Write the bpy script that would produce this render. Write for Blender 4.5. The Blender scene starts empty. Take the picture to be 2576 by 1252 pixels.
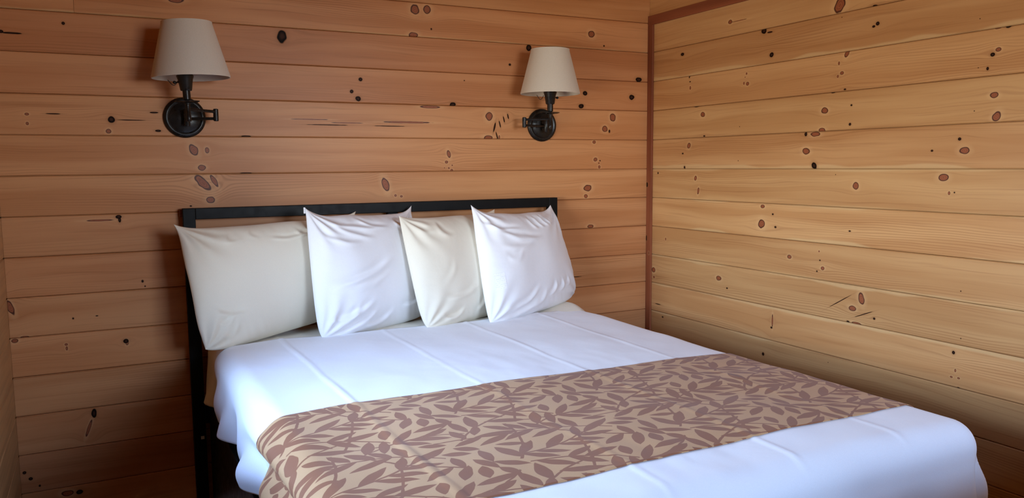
import bpy, bmesh, math, random
import numpy as np
from mathutils import Matrix, Vector

# ------------------------------------------------------------------ camera / world / light
S = 0.135                 # height of one wall plank in metres
Z0 = 1.25                 # floor to the plank joint at eye level
CAM = Vector((-2.327, -3.097, 0.023 + Z0))
YAW, PITCH, ROLL, FPX = math.radians(27.231), math.radians(-6.0), math.radians(-0.467), 2008.47
W, H = 2576, 1252
fwd = Vector((math.sin(YAW) * math.cos(PITCH), math.cos(YAW) * math.cos(PITCH), math.sin(PITCH)))
r0 = Vector((math.cos(YAW), -math.sin(YAW), 0)); u0 = r0.cross(fwd)
RGT = r0 * math.cos(ROLL) + u0 * math.sin(ROLL)
UPV = u0 * math.cos(ROLL) - r0 * math.sin(ROLL)
scene = bpy.context.scene
C = scene.collection
cd = bpy.data.cameras.new('camera'); cam = bpy.data.objects.new('camera', cd); C.objects.link(cam)
cd.sensor_fit = 'HORIZONTAL'; cd.sensor_width = 36; cd.lens = 36 * FPX / W
cd.clip_start = 0.02
cam.matrix_world = Matrix(((RGT.x, UPV.x, -fwd.x, CAM.x), (RGT.y, UPV.y, -fwd.y, CAM.y),
                           (RGT.z, UPV.z, -fwd.z, CAM.z), (0, 0, 0, 1)))
scene.camera = cam
vs = scene.view_settings
vs.view_transform = 'Standard'; vs.look = 'None'; vs.gamma = 1; vs.use_curve_mapping = False
vs.exposure = 0.0
scene.cycles.use_denoising = True
scene.cycles.max_bounces = 6; scene.cycles.diffuse_bounces = 5; scene.cycles.glossy_bounces = 2
scene.cycles.use_adaptive_sampling = True; scene.cycles.adaptive_threshold = 0.03
scene.cycles.caustics_reflective = False; scene.cycles.caustics_refractive = False
scene.cycles.sample_clamp_indirect = 8

ROOM = dict(xl=-2.62, xr=0.0, yb=0.0, yf=-4.3, h=2.43)
# window openings: wall, along-range, z-range
WIN = {
    'left': (-2.10, -0.62, 0.80, 1.46),
    'front': (-1.30, -0.05, 1.12, 2.00),
}
SKY_STRENGTH = 37.0
world = bpy.data.worlds.new('sky'); scene.world = world; world.use_nodes = True
nt = world.node_tree; nt.nodes.clear()
tc = nt.nodes.new('ShaderNodeTexCoord'); sp = nt.nodes.new('ShaderNodeSeparateXYZ')
rp = nt.nodes.new('ShaderNodeValToRGB'); bg = nt.nodes.new('ShaderNodeBackground'); wo = nt.nodes.new('ShaderNodeOutputWorld')
mr = nt.nodes.new('ShaderNodeMapRange'); mr.inputs['From Min'].default_value = -1; mr.inputs['From Max'].default_value = 1
nt.links.new(tc.outputs['Generated'], sp.inputs[0]); nt.links.new(sp.outputs['Z'], mr.inputs['Value'])
nt.links.new(mr.outputs[0], rp.inputs[0]); nt.links.new(rp.outputs[0], bg.inputs[0]); nt.links.new(bg.outputs[0], wo.inputs[0])
e = rp.color_ramp.elements
# sunlit ground, warm bright horizon with trees, blue sky above
e[0].position = 0.0; e[0].color = (0.28, 0.24, 0.18, 1)
e[1].position = 0.44; e[1].color = (0.38, 0.33, 0.27, 1)
for pos, cc in ((0.50, (0.74, 0.76, 0.80)), (0.57, (0.66, 0.76, 0.95)), (0.66, (0.50, 0.72, 1.15)), (0.80, (0.40, 0.63, 1.20)), (1.0, (0.32, 0.55, 1.20))):
    n = rp.color_ramp.elements.new(pos); n.color = cc + (1,)
bg.inputs['Strength'].default_value = SKY_STRENGTH


def portal(name, loc, rot, sx, sy):
    ld = bpy.data.lights.new(name, 'AREA'); ld.shape = 'RECTANGLE'; ld.size = sx; ld.size_y = sy
    ld.cycles.is_portal = True
    o = bpy.data.objects.new(name, ld); C.objects.link(o); o.location = loc; o.rotation_euler = rot
    return o


a, b, z0, z1 = WIN['left']
portal('window_daylight', (-2.65, (a + b) / 2, (z0 + z1) / 2), (0, math.radians(-90), 0), z1 - z0, b - a)
a, b, z0, z1 = WIN['front']
portal('window_daylight', ((a + b) / 2, -4.33, (z0 + z1) / 2), (math.radians(90), 0, 0), b - a, z1 - z0)


# ------------------------------------------------------------------ helpers
def pix_ray(u, v):
    return RGT * ((u - W / 2) / FPX) - UPV * ((v - H / 2) / FPX) + fwd


def on_plane(u, v, axis, val):
    d = pix_ray(u, v); t = (val - CAM[axis]) / d[axis]
    return CAM + d * t


def link(name, me, mat, parent=None, smooth=False):
    o = bpy.data.objects.new(name, me); C.objects.link(o)
    if mat is not None:
        me.materials.clear(); me.materials.append(mat)
    if smooth:
        me.polygons.foreach_set('use_smooth', [True] * len(me.polygons))
    if parent is not None:
        o.parent = parent
    return o


def obj(name, bm, mat, parent=None, smooth=False):
    me = bpy.data.meshes.new(name); bm.normal_update(); bm.to_mesh(me); bm.free()
    return link(name, me, mat, parent, smooth)


def empty(name, loc=(0, 0, 0)):
    o = bpy.data.objects.new(name, None); C.objects.link(o); o.location = loc; o.empty_display_size = 0.05
    return o


def tag(o, label=None, cat=None, group=None, kind=None):
    if label: o['label'] = label
    if cat: o['category'] = cat
    if group: o['group'] = group
    if kind: o['kind'] = kind
    return o


def box(bm, lo, hi, bev=0.0):
    vs_ = [bm.verts.new((x, y, z)) for x in (lo[0], hi[0]) for y in (lo[1], hi[1]) for z in (lo[2], hi[2])]
    fs = [bm.faces.new([vs_[i] for i in f]) for f in ((0, 1, 3, 2), (4, 6, 7, 5), (0, 4, 5, 1), (2, 3, 7, 6), (0, 2, 6, 4), (1, 5, 7, 3))]
    if bev > 0:
        es = list({e_ for f in fs for e_ in f.edges})
        bmesh.ops.bevel(bm, geom=es, offset=bev, segments=2, affect='EDGES', profile=0.6)


def tube(bm, pts, rads, seg=20, cap=True):
    """round bar through points; rads one per point"""
    rings = []
    pts = [Vector(p) for p in pts]
    for i, p in enumerate(pts):
        d = (pts[min(i + 1, len(pts) - 1)] - pts[max(i - 1, 0)]).normalized()
        ref = Vector((0, 0, 1)) if abs(d.z) < 0.9 else Vector((1, 0, 0))
        a_ = d.cross(ref).normalized(); b_ = d.cross(a_)
        r = rads[i] if hasattr(rads, '__len__') else rads
        rings.append([bm.verts.new(p + a_ * r * math.cos(2 * math.pi * k / seg) + b_ * r * math.sin(2 * math.pi * k / seg)) for k in range(seg)])
    for q, w in zip(rings[:-1], rings[1:]):
        for k in range(seg):
            bm.faces.new((q[k], q[(k + 1) % seg], w[(k + 1) % seg], w[k]))
    if cap:
        bm.faces.new(rings[0][::-1]); bm.faces.new(rings[-1])
    bmesh.ops.recalc_face_normals(bm, faces=bm.faces)


def lathe(bm, prof, mat4=Matrix(), seg=48, closed=False):
    """prof: list of (radius, height) about local Z; mat4 places it"""
    rings = []
    for r, z in prof:
        if r < 1e-6:
            rings.append([bm.verts.new(mat4 @ Vector((0, 0, z)))])
        else:
            rings.append([bm.verts.new(mat4 @ Vector((r * math.cos(2 * math.pi * k / seg), r * math.sin(2 * math.pi * k / seg), z))) for k in range(seg)])
    pairs = list(zip(rings[:-1], rings[1:]))
    if closed: pairs.append((rings[-1], rings[0]))
    for q, w in pairs:
        for k in range(seg):
            j = (k + 1) % seg
            if len(q) == 1 and len(w) == 1: continue
            if len(q) == 1: bm.faces.new((q[0], w[j], w[k]))
            elif len(w) == 1: bm.faces.new((q[k], q[j], w[0]))
            else: bm.faces.new((q[k], q[j], w[j], w[k]))
    bmesh.ops.recalc_face_normals(bm, faces=bm.faces)


def smooth_by_angle(o, deg=35):
    me = o.data
    me.polygons.foreach_set('use_smooth', [True] * len(me.polygons))
    bm = bmesh.new(); bm.from_mesh(me)
    for ed in bm.edges:
        if len(ed.link_faces) == 2 and ed.calc_face_angle() > math.radians(deg): ed.smooth = False
    bm.to_mesh(me); bm.free()


_rs = np.random.RandomState(7)
_perm = _rs.permutation(512); _grad = _rs.rand(512) * 2 * math.pi


def pnoise(x, y, seed=0):
    """2-D gradient noise on numpy arrays, about -0.7..0.7"""
    xi = np.floor(x).astype(int); yi = np.floor(y).astype(int); xf = x - xi; yf = y - yi
    u = xf * xf * xf * (xf * (xf * 6 - 15) + 10); v = yf * yf * yf * (yf * (yf * 6 - 15) + 10)

    def g(ix, iy, dx, dy):
        h = _perm[(_perm[(ix + seed * 17) % 512] + iy) % 512]; an = _grad[h]
        return np.cos(an) * dx + np.sin(an) * dy
    n00 = g(xi, yi, xf, yf); n10 = g(xi + 1, yi, xf - 1, yf); n01 = g(xi, yi + 1, xf, yf - 1); n11 = g(xi + 1, yi + 1, xf - 1, yf - 1)
    return (n00 * (1 - u) + n10 * u) * (1 - v) + (n01 * (1 - u) + n11 * u) * v


def sstep(a_, b_, x):
    t = np.clip((x - a_) / (b_ - a_), 0, 1); return t * t * (3 - 2 * t)


def grid_mesh(name, P, UV=None, flip=False):
    """P: (n, m, 3) array -> mesh"""
    n_, m_ = P.shape[:2]
    me = bpy.data.meshes.new(name)
    idx = np.arange(n_ * m_).reshape(n_, m_)
    q = np.stack([idx[:-1, :-1], idx[1:, :-1], idx[1:, 1:], idx[:-1, 1:]], -1).reshape(-1, 4)
    if flip: q = q[:, ::-1]
    me.from_pydata(P.reshape(-1, 3).tolist(), [], q.tolist())
    if UV is not None:
        ul = me.uv_layers.new(name='cloth')
        flat = UV.reshape(-1, 2)[q.reshape(-1)]
        ul.data.foreach_set('uv', flat.astype(np.float32).ravel())
    return me


# ------------------------------------------------------------------ materials
def new_mat(name):
    m = bpy.data.materials.new(name); m.use_nodes = True
    t = m.node_tree; t.nodes.clear()
    o = t.nodes.new('ShaderNodeOutputMaterial'); p = t.nodes.new('ShaderNodeBsdfPrincipled')
    t.links.new(p.outputs[0], o.inputs[0])
    return m, t, p


class NT:
    def __init__(s, t): s.t = t
    def n(s, typ, **kw):
        nd = s.t.nodes.new(typ)
        for k, v in kw.items(): setattr(nd, k, v)
        return nd
    def set(s, sock, v):
        if isinstance(v, bpy.types.NodeSocket): s.t.links.new(v, sock)
        else: sock.default_value = v
    def math(s, op, a_, b_=None, c_=None, clamp=False):
        nd = s.n('ShaderNodeMath', operation=op, use_clamp=clamp)
        s.set(nd.inputs[0], a_)
        if b_ is not None: s.set(nd.inputs[1], b_)
        if c_ is not None: s.set(nd.inputs[2], c_)
        return nd.outputs[0]
    def vec(s, op, a_, b_=None, c_=None):
        nd = s.n('ShaderNodeVectorMath', operation=op)
        s.set(nd.inputs[0], a_)
        if b_ is not None: s.set(nd.inputs[1], b_)
        if c_ is not None: s.set(nd.inputs[2], c_)
        return nd.outputs['Value'] if op in ('LENGTH', 'DOT_PRODUCT') else nd.outputs[0]
    def map(s, v, a_, b_, c_=0.0, d_=1.0, smooth=True):
        nd = s.n('ShaderNodeMapRange', interpolation_type='SMOOTHSTEP' if smooth else 'LINEAR')
        s.set(nd.inputs['Value'], v)
        for k, x in zip(('From Min', 'From Max', 'To Min', 'To Max'), (a_, b_, c_, d_)): s.set(nd.inputs[k], x)
        return nd.outputs[0]
    def mix(s, f, a_, b_, blend='MIX'):
        nd = s.n('ShaderNodeMix', data_type='RGBA', blend_type=blend)
        s.set(nd.inputs[0], f); s.set(nd.inputs[6], a_); s.set(nd.inputs[7], b_)
        return nd.outputs[2]
    def noise(s, v, scale=5.0, detail=2.0, rough=0.5, dist=0.0):
        nd = s.n('ShaderNodeTexNoise'); s.set(nd.inputs['Vector'], v)
        nd.inputs['Scale'].default_value = scale; nd.inputs['Detail'].default_value = detail
        nd.inputs['Roughness'].default_value = rough; nd.inputs['Distortion'].default_value = dist
        return nd.outputs[0]
    def tex(s, v, loc=(0, 0, 0), rot=(0, 0, 0), scale=(1, 1, 1)):
        nd = s.n('ShaderNodeMapping', vector_type='TEXTURE'); s.set(nd.inputs[0], v)
        nd.inputs[1].default_value = loc; nd.inputs[2].default_value = rot; nd.inputs[3].default_value = scale
        return nd.outputs[0]
    def comb(s, x, y, z):
        nd = s.n('ShaderNodeCombineXYZ')
        for i, v in enumerate((x, y, z)): s.set(nd.inputs[i], v)
        return nd.outputs[0]
    def bump(s, h, strength, dist):
        nd = s.n('ShaderNodeBump'); s.set(nd.inputs['Height'], h)
        nd.inputs['Strength'].default_value = strength; nd.inputs['Distance'].default_value = dist
        return nd.outputs[0]


def rgb(r, g, b): return (r, g, b, 1)


def pine_far(name, tone, red, seed):
    """plain pine boards for the walls behind the camera, floor and ceiling"""
    m, t, p = new_mat(name); N = NT(t)
    P = N.n('ShaderNodeTexCoord').outputs['Object']
    st = N.noise(N.tex(P, (seed, seed, 0), (0, 0, 0), (.5, 1, .02)), 1.0, 2, .6)
    a_ = rgb(.55 * tone, .30 * tone * (1 - .1 * red), .125 * tone * (1 - .25 * red)); b_ = rgb(.40 * tone, .20 * tone, .075 * tone)
    t.links.new(N.mix(N.map(st, .35, .75), a_, b_), p.inputs['Base Color']); p.inputs['Roughness'].default_value = .45
    return m


def pine(name, knots=(), tone=1.0, red=0.0, seed=0.0, sap=None, ring=0.5, rough=0.38,
         light=(0.575, 0.297, 0.124), mid=(0.485, 0.226, 0.086), dark=(0.285, 0.104, 0.034)):
    """varnished knotty pine; local x along the grain, z across. knots: (a, b, ra, rb, angle, kind)"""
    m, t, p = new_mat(name); N = NT(t)
    P = N.n('ShaderNodeTexCoord').outputs['Object']
    sx = N.n('ShaderNodeSeparateXYZ'); t.links.new(P, sx.inputs[0])
    ax, bz = sx.outputs['X'], sx.outputs['Z']
    wob = N.math('MULTIPLY', N.math('SUBTRACT', N.noise(P, 55, 0), 0.5), 0.40)
    eR = eD = disp = None
    for (ka, kb, ra, rb, ang, kind) in knots:
        loc = N.tex(P, (ka, 0, kb), (0, ang, 0), (ra, 1.0, rb))
        en = N.math('ADD', N.vec('LENGTH', loc), wob)
        if kind == 'r': eR = en if eR is None else N.math('MINIMUM', eR, en)
        else: eD = en if eD is None else N.math('MINIMUM', eD, en)
        if max(ra, rb) > 0.0045 and ra < 0.03:
            wl = N.vec('LENGTH', N.tex(P, (ka, 0, kb), (0, 0, 0), (3.2 * ra + 0.02, 1.0, 1.9 * rb + 0.006)))
            g = N.math('EXPONENT', N.math('MULTIPLY', N.math('MULTIPLY', wl, wl), -1.0))
            d_ = N.math('MULTIPLY', g, N.math('MULTIPLY', N.math('SUBTRACT', bz, kb), 0.85))
            disp = d_ if disp is None else N.math('ADD', disp, d_)
    bb = bz if disp is None else N.math('SUBTRACT', bz, disp)
    # slow waviness of the fibres
    wav = N.math('MULTIPLY', N.math('SUBTRACT', N.noise(N.comb(N.math('ADD', N.math('MULTIPLY', ax, 1.6), seed), seed, N.math('MULTIPLY', bz, 9.0)), 1.0, 2), 0.5), 0.05)
    bw = N.math('ADD', bb, wav)
    zone = N.noise(N.comb(N.math('ADD', N.math('MULTIPLY', ax, 0.9), seed), seed * 1.7, N.math('MULTIPLY', bw, 16.0)), 1.0, 2, 0.5)
    streak = N.noise(N.comb(N.math('ADD', N.math('MULTIPLY', ax, 2.2), seed), seed * 2.3, N.math('MULTIPLY', bw, 120.0)), 1.0, 3, 0.6)
    fine = N.noise(N.comb(N.math('MULTIPLY', ax, 9.0), seed, N.math('MULTIPLY', bw, 700.0)), 1.0, 2, 0.5)
    ringm = N.math('POWER', N.math('MULTIPLY_ADD', N.math('SINE', N.math('MULTIPLY', bw, 2 * math.pi / 0.0085)), 0.5, 0.5), 3.0)
    rmask = N.map(N.noise(N.comb(N.math('ADD', N.math('MULTIPLY', ax, 1.1), seed + 9), seed, N.math('MULTIPLY', bz, 11.0)), 1.0, 1), 0.48, 0.70)
    k = tone
    L = rgb(light[0] * k, light[1] * k * (1 - .16 * red), light[2] * k * (1 - .15 * red))
    M = rgb(mid[0] * k, mid[1] * k * (1 - .17 * red), mid[2] * k * (1 - .17 * red))
    D = rgb(dark[0] * k, dark[1] * k, dark[2] * k)
    col = N.mix(N.map(zone, 0.34, 0.62), L, M)
    col = N.mix(N.map(streak, 0.50, 0.78, 0, 0.42), col, D)
    col = N.mix(N.map(fine, 0.55, 0.85, 0, 0.16), col, D)
    col = N.mix(N.math('MULTIPLY', N.math('MULTIPLY', ringm, rmask), 0.60 * ring), col, D)
    if sap:
        for (edge, wid) in sap:
            nz = N.noise(N.comb(N.math('MULTIPLY', ax, 2.4), seed, 0.0), 1.0, 2)
            lim = N.math('MULTIPLY', N.map(nz, 0.35, 0.7, 0.0, 1.0), wid)
            dist = N.math('ADD', bz, S / 2) if edge < 0 else N.math('SUBTRACT', S / 2, bz)
            mk = N.math('SUBTRACT', 1.0, N.map(N.math('SUBTRACT', dist, lim), -0.005, 0.004))
            col = N.mix(N.math('MULTIPLY', mk, 0.55), col, rgb(0.66, 0.45, 0.22))
    h = fine
    if eR is not None:
        col = N.mix(N.map(eR, 1.0, 2.3, 0.22, 0.0), col, rgb(0.78, 0.50, 0.25))
        rr = N.math('MULTIPLY_ADD', N.math('SINE', N.math('MULTIPLY', eR, 17.0)), 0.5, 0.5)
        kc = N.mix(rr, rgb(0.33, 0.10, 0.040), rgb(0.23, 0.066, 0.027))
        kc = N.mix(N.map(eR, 0.62, 0.90), kc, rgb(0.075, 0.022, 0.011))
        col = N.mix(N.map(eR, .93, 1.10, 1.0, 0.0), col, kc)
    if eD is not None:
        col = N.mix(N.map(eD, 0.9, 2.2, 0.38, 0.0), col, rgb(0.30, 0.13, 0.05))
        kc = N.mix(N.map(eD, 0.2, 0.75), rgb(0.05, 0.02, 0.012), rgb(0.008, 0.004, 0.003))
        col = N.mix(N.map(eD, 0.85, 1.10, 1.0, 0.0), col, kc)
    t.links.new(col, p.inputs['Base Color'])
    p.inputs['Roughness'].default_value = rough
    p.inputs['Specular IOR Level'].default_value = 0.20
    if eD is not None: t.links.new(N.map(eD, 0.8, 1.3, 0.03, 0.20), p.inputs['Specular IOR Level'])
    bh = N.noise(N.tex(P, (seed, 0, 0), (0, 0, 0), (.35, 1, .05)), 1.0, 2)
    t.links.new(N.bump(bh, 0.3, 0.0012), p.inputs['Normal'])
    return m


def metal_black(name, base=(0.012, 0.011, 0.011), rough=0.28, spec=.3):
    m, t, p = new_mat(name); N = NT(t)
    P = N.n('ShaderNodeTexCoord').outputs['Object']
    n1 = N.noise(P, 38, 3)
    t.links.new(N.mix(N.map(n1, 0.3, 0.8), rgb(*base), rgb(base[0] * 1.4, base[1] * 1.35, base[2] * 1.3)), p.inputs['Base Color'])
    t.links.new(N.map(n1, 0.3, 0.8, rough, rough + 0.12), p.inputs['Roughness'])
    p.inputs['Metallic'].default_value = 0.0; p.inputs['Specular IOR Level'].default_value = spec
    return m


def cloth(name, col, weave=900.0, wr=0.35, dist=0.004, scale=9.0, sub=0.0):
    m, t, p = new_mat(name); N = NT(t)
    P = N.n('ShaderNodeTexCoord').outputs['Object']
    n1 = N.noise(P, scale, 3, 0.55, 0.6)
    n2 = N.noise(N.comb(N.math('MULTIPLY', N.n('ShaderNodeSeparateXYZ').outputs[0], 1.0), 0, 0), 1.0) if False else N.noise(P, weave, 1)
    c2 = rgb(col[0] * 0.95, col[1] * 0.95, col[2] * 0.95)
    t.links.new(N.mix(N.map(n2, 0.35, 0.65), rgb(*col), c2), p.inputs['Base Color'])
    p.inputs['Roughness'].default_value = 0.82
    p.inputs['Specular IOR Level'].default_value = 0.25
    p.inputs['Sheen Weight'].default_value = 0.15; p.inputs['Sheen Roughness'].default_value = 0.5
    t.links.new(N.bump(n1, wr, dist), p.inputs['Normal'])
    return m


M_BLACK = metal_black('black_metal', (0.004, 0.0038, 0.0038), 0.36, .12)
M_BRONZE = metal_black('oil_rubbed_bronze', (0.010, 0.008, 0.007), 0.25)
M_WHITE = cloth('white_cotton', (0.86, 0.86, 0.88))
M_CREAM = cloth('cream_cotton', (0.80, 0.74, 0.61))
M_SHADE = cloth('linen_shade', (0.62, 0.55, 0.46), 420.0, 0.3, 0.0008, 120.0)
M_DARKFAB = cloth('black_fabric', (0.012, 0.012, 0.014))


def plain(name, col, rough=0.5, metal=0.0):
    m, t, p = new_mat(name); N = NT(t)
    P = N.n('ShaderNodeTexCoord').outputs['Object']
    n1 = N.noise(P, 60, 2)
    t.links.new(N.mix(N.map(n1, 0.3, 0.7), rgb(*col), rgb(*[c * 0.9 for c in col])), p.inputs['Base Color'])
    p.inputs['Roughness'].default_value = rough; p.inputs['Metallic'].default_value = metal
    return m


M_STICK = plain('white_sticker', (0.75, 0.77, 0.8))
m, t, p = new_mat('printed_care_label'); N = NT(t)
uvn = N.n('ShaderNodeSeparateXYZ'); t.links.new(N.n('ShaderNodeUVMap', uv_map='cloth').outputs[0], uvn.inputs[0])
ln_ = N.map(N.math('SINE', N.math('MULTIPLY', uvn.outputs[1], 900.0)), .3, .6)
wd_n = N.map(N.noise(N.comb(N.math('MULTIPLY', uvn.outputs[0], 260.0), N.math('MULTIPLY', uvn.outputs[1], 140.0), 0.0), 1.0, 1), .45, .55)
t.links.new(N.mix(N.math('MULTIPLY', N.math('MULTIPLY', ln_, wd_n), .35), rgb(.88, .88, .90), rgb(.55, .58, .64)), p.inputs['Base Color']); p.inputs['Roughness'].default_value = .7
M_LABEL = m
M_BULB = plain('frosted_bulb', (0.85, 0.84, 0.8), 0.3)
M_PLASTIC = plain('white_plastic', (0.8, 0.8, 0.82), 0.35)

# thin window glass: mostly transparent with a Fresnel reflection
M_GLASS = bpy.data.materials.new('window_glass'); M_GLASS.use_nodes = True
t = M_GLASS.node_tree; t.nodes.clear()
go = t.nodes.new('ShaderNodeOutputMaterial'); gm = t.nodes.new('ShaderNodeMixShader'); gt = t.nodes.new('ShaderNodeBsdfTransparent')
gg = t.nodes.new('ShaderNodeBsdfGlossy'); gl = t.nodes.new('ShaderNodeFresnel'); gg.inputs['Roughness'].default_value = 0.02
t.links.new(gl.outputs[0], gm.inputs[0]); t.links.new(gt.outputs[0], gm.inputs[1]); t.links.new(gg.outputs[0], gm.inputs[2]); t.links.new(gm.outputs[0], go.inputs[0])
gt.inputs[0].default_value = (0.94, 0.96, 0.95, 1)

M_TRIM = pine('stained_trim', (), 1.0, 0, 3.3, None, 0.6, 0.45, (0.20, 0.060, 0.026), (0.15, 0.042, 0.018), (0.07, 0.018, 0.008))

# ------------------------------------------------------------------ the room
# knots read off the photograph: (u, v, ru, rv, kind [, angle]) ; r = red-brown, d = dark
TL = [(318,117,9,8,'d'),(5,158,14,9,'d'),(60,166,60,5,'d'),(885,0,40,14,'r'),(2087,47,22,24,'r'),(2148,48,19,22,'r'),(2170,146,4,5,'d'),(2080,176,24,13,'r'),
      (1418,183,24,33,'d'),(2565,325,6,6,'d'),(1813,399,10,9,'d'),(1769,460,9,9,'d'),(1802,496,14,13,'d'),(2336,405,3,3,'d'),(2278,527,15,13,'d'),
      (2165,538,48,7,'r'),(2461,585,17,22,'r'),(2456,694,22,13,'r'),(135,574,11,7,'r'),(137,621,8,8,'r'),(560,601,18,17,'d'),(547,660,14,12,'r'),
      (795,658,15,6,'d'),(775,566,22,4,'d'),(975,755,20,30,'r',-.5),(1042,756,11,15,'r'),(1015,843,20,14,'r'),(1020,918,22,52,'r',-.75),(1078,910,12,34,'r',-.5),
      (1060,1005,22,16,'r'),(598,1090,16,10,'d'),(602,1105,8,14,'d'),(500,1108,70,5,'r'),(1240,685,25,4,'d'),(2258,775,9,20,'r',-.3),(2246,815,8,7,'r'),(2258,845,5,5,'r'),(2273,858,7,8,'r'),
      (2275,831,4,4,'r'),(2236,844,3,3,'r'),(1940,928,17,36,'r',-.35),(1990,983,6,6,'r'),(2019,987,7,6,'r'),(960,1036,6,4,'d'),(1240,870,30,3,'d'),(270,572,40,3,'d'),
      (2488,640,4,26,'d',.25),(2500,682,3,22,'d',-.3),(2515,625,3,18,'d',-.25),(2535,600,3,16,'d',-.25),(2556,585,3,14,'d',-.25),(2512,690,4,10,'r'),(660,604,70,2,'d'),(1560,600,90,3,'r'),(1750,618,80,3,'r'),(2050,615,120,5,'r'),(1650,628,110,2,'d'),(1960,634,80,2,'d')]
TR = [(85,240,14,16,'d'),(400,172,15,17,'r'),(463,231,4,4,'d'),(637,400,16,11,'d'),(602,489,13,13,'d'),(368,470,11,12,'d'),(348,534,13,12,'d'),(507,591,14,20,'r'),
      (467,648,14,14,'r'),(490,660,4,8,'d'),(413,715,8,8,'r'),(420,802,9,10,'r'),(443,808,3,3,'d'),(437,820,4,4,'r'),(439,839,6,8,'r'),(380,945,20,16,'r'),(372,986,9,9,'r'),
      (395,1138,15,9,'r'),(1098,110,10,10,'r'),(1140,104,40,2,'r'),(1650,25,24,44,'r',.6),(1825,28,11,4,'d'),(1840,118,10,10,'d'),(1820,133,8,6,'d'),(1268,155,13,16,'d'),(1297,162,14,4,'d'),
      (858,273,8,8,'d'),(1306,275,10,12,'d'),(1685,270,10,20,'r',.5),(1645,318,5,9,'r'),(1660,367,9,9,'r'),(1639,384,5,7,'r'),(1675,449,6,4,'d'),(1614,466,9,3,'d'),
      (2445,140,15,6,'r'),(2497,133,14,8,'d'),(2448,248,15,11,'r'),(2418,274,12,10,'d'),(2393,345,7,9,'d'),(893,385,3,8,'d'),(896,411,4,3,'d'),(897,442,4,9,'r'),(1180,370,4,6,'r'),
      (1173,388,3,3,'r'),(1167,419,4,7,'r'),(1185,421,8,9,'r'),(928,535,12,4,'d'),(960,576,11,12,'r'),(967,684,5,4,'d'),(1573,556,17,15,'r'),(1708,529,5,5,'d'),(1700,625,6,7,'d'),
      (1560,655,16,12,'r'),(1525,674,24,12,'r'),(1478,674,7,11,'d'),(1479,760,18,17,'r'),(1520,833,12,20,'d',-.5),(2427,478,22,15,'r'),(2438,585,20,27,'r',.6),(2252,699,9,8,'d'),
      (2276,757,26,18,'r'),(2113,758,6,5,'d'),(890,732,8,15,'r',.6),(859,772,4,4,'d'),(868,842,4,8,'d'),(923,896,6,12,'r',.4),(937,960,5,16,'r',.2),(735,870,3,5,'d'),(1730,935,15,18,'r'),
      (2170,893,26,19,'r'),(2199,971,6,9,'r'),(2226,968,4,4,'d'),(1261,1038,10,9,'r'),(1312,1077,5,5,'d'),(1255,1126,16,22,'r',.3),(1325,1142,5,5,'d'),(1699,1162,6,4,'d'),(773,1202,3,7,'r'),
      (1660,87,2,2,'d'),(2355,94,2,2,'d'),(1145,637,2,2,'d'),(1138,808,2,2,'d'),(2326,558,2,2,'d'),(2346,341,2,2,'d'),(1628,878,2,2,'d')]
BL = [(14,100,5,38,'d'),(717,162,6,7,'d'),(730,187,4,4,'d'),(52,295,16,38,'r',-.3),(368,349,5,5,'d'),(488,336,7,3,'d'),(75,462,18,10,'r'),(125,443,22,6,'r'),(333,480,8,6,'r'),(336,500,6,10,'r'),
      (635,463,14,11,'d'),(640,470,9,14,'r'),(448,900,8,42,'r',.35),(474,826,14,22,'d'),(122,1125,10,8,'d'),(155,1155,11,8,'d'),(200,1190,6,6,'d'),(400,1222,18,11,'d'),(340,1228,30,14,'r')]
BR = [(1395,40,10,10,'r'),(1545,12,4,5,'r'),(1549,57,4,4,'d'),(1563,97,9,9,'r'),(1534,112,4,4,'d'),(1040,147,12,12,'r'),(1082,197,4,4,'d'),(712,105,9,12,'r'),(714,141,5,6,'r'),
      (1758,250,15,28,'r',-.3),(1712,298,18,13,'r'),(1822,350,6,6,'d'),(1690,365,8,5,'d'),(1730,375,23,8,'r'),(1650,262,60,2,'d',-.55),(1770,328,50,2,'d',-.4),(1305,395,5,5,'d'),(1310,360,4,30,'r'),
      (735,277,16,2,'d'),(758,342,4,4,'d'),(1263,528,6,8,'d'),(2221,521,8,9,'d'),(2230,611,5,8,'r'),(2210,643,7,5,'r'),(2247,650,7,5,'r'),(2245,697,7,3,'d'),(2258,450,3,2,'d'),
      (300,142,50,2,'d'),(1590,570,2,2,'d'),(2258,212,3,3,'d')]
ALL = []
for lst, ou, ov in ((TL, 0, 0), (TR, 1288, 0), (BL, 0, 626), (BR, 1288, 626)):
    for q in lst:
        ALL.append((ou + q[0] / 2, ov + q[1] / 2, q[2] / 2, q[3] / 2, q[4], q[5] if len(q) > 5 else 0.0))
knot_tab = {}          # (wall, plank index) -> [(along, height, ra, rb, angle, kind)]
for (u, v, ru, rv, kd, ang) in ALL:
    side = 'right' if u > 1634 else 'back'
    if side == 'back':
        f = lambda uu, vv: (lambda P_: (P_.x, P_.z - Z0))(on_plane(uu, vv, 1, 0.0))
    else:
        f = lambda uu, vv: (lambda P_: (-P_.y, P_.z - Z0))(on_plane(uu, vv, 0, 0.0))
    a0, b0 = f(u, v); a1, b1 = f(u + 1, v); a2, b2 = f(u, v + 1)
    ra = ru * abs(a1 - a0); rb = rv * abs(b2 - b0)
    kk = math.floor(b0 / S)
    knot_tab.setdefault((side, kk), []).append((a0, b0 - (kk + .5) * S, max(ra, .0016), max(rb, .0016), ang, kd))

rnd = random.Random(5)
KMIN, KMAX = -10, 9       # plank rows


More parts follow.
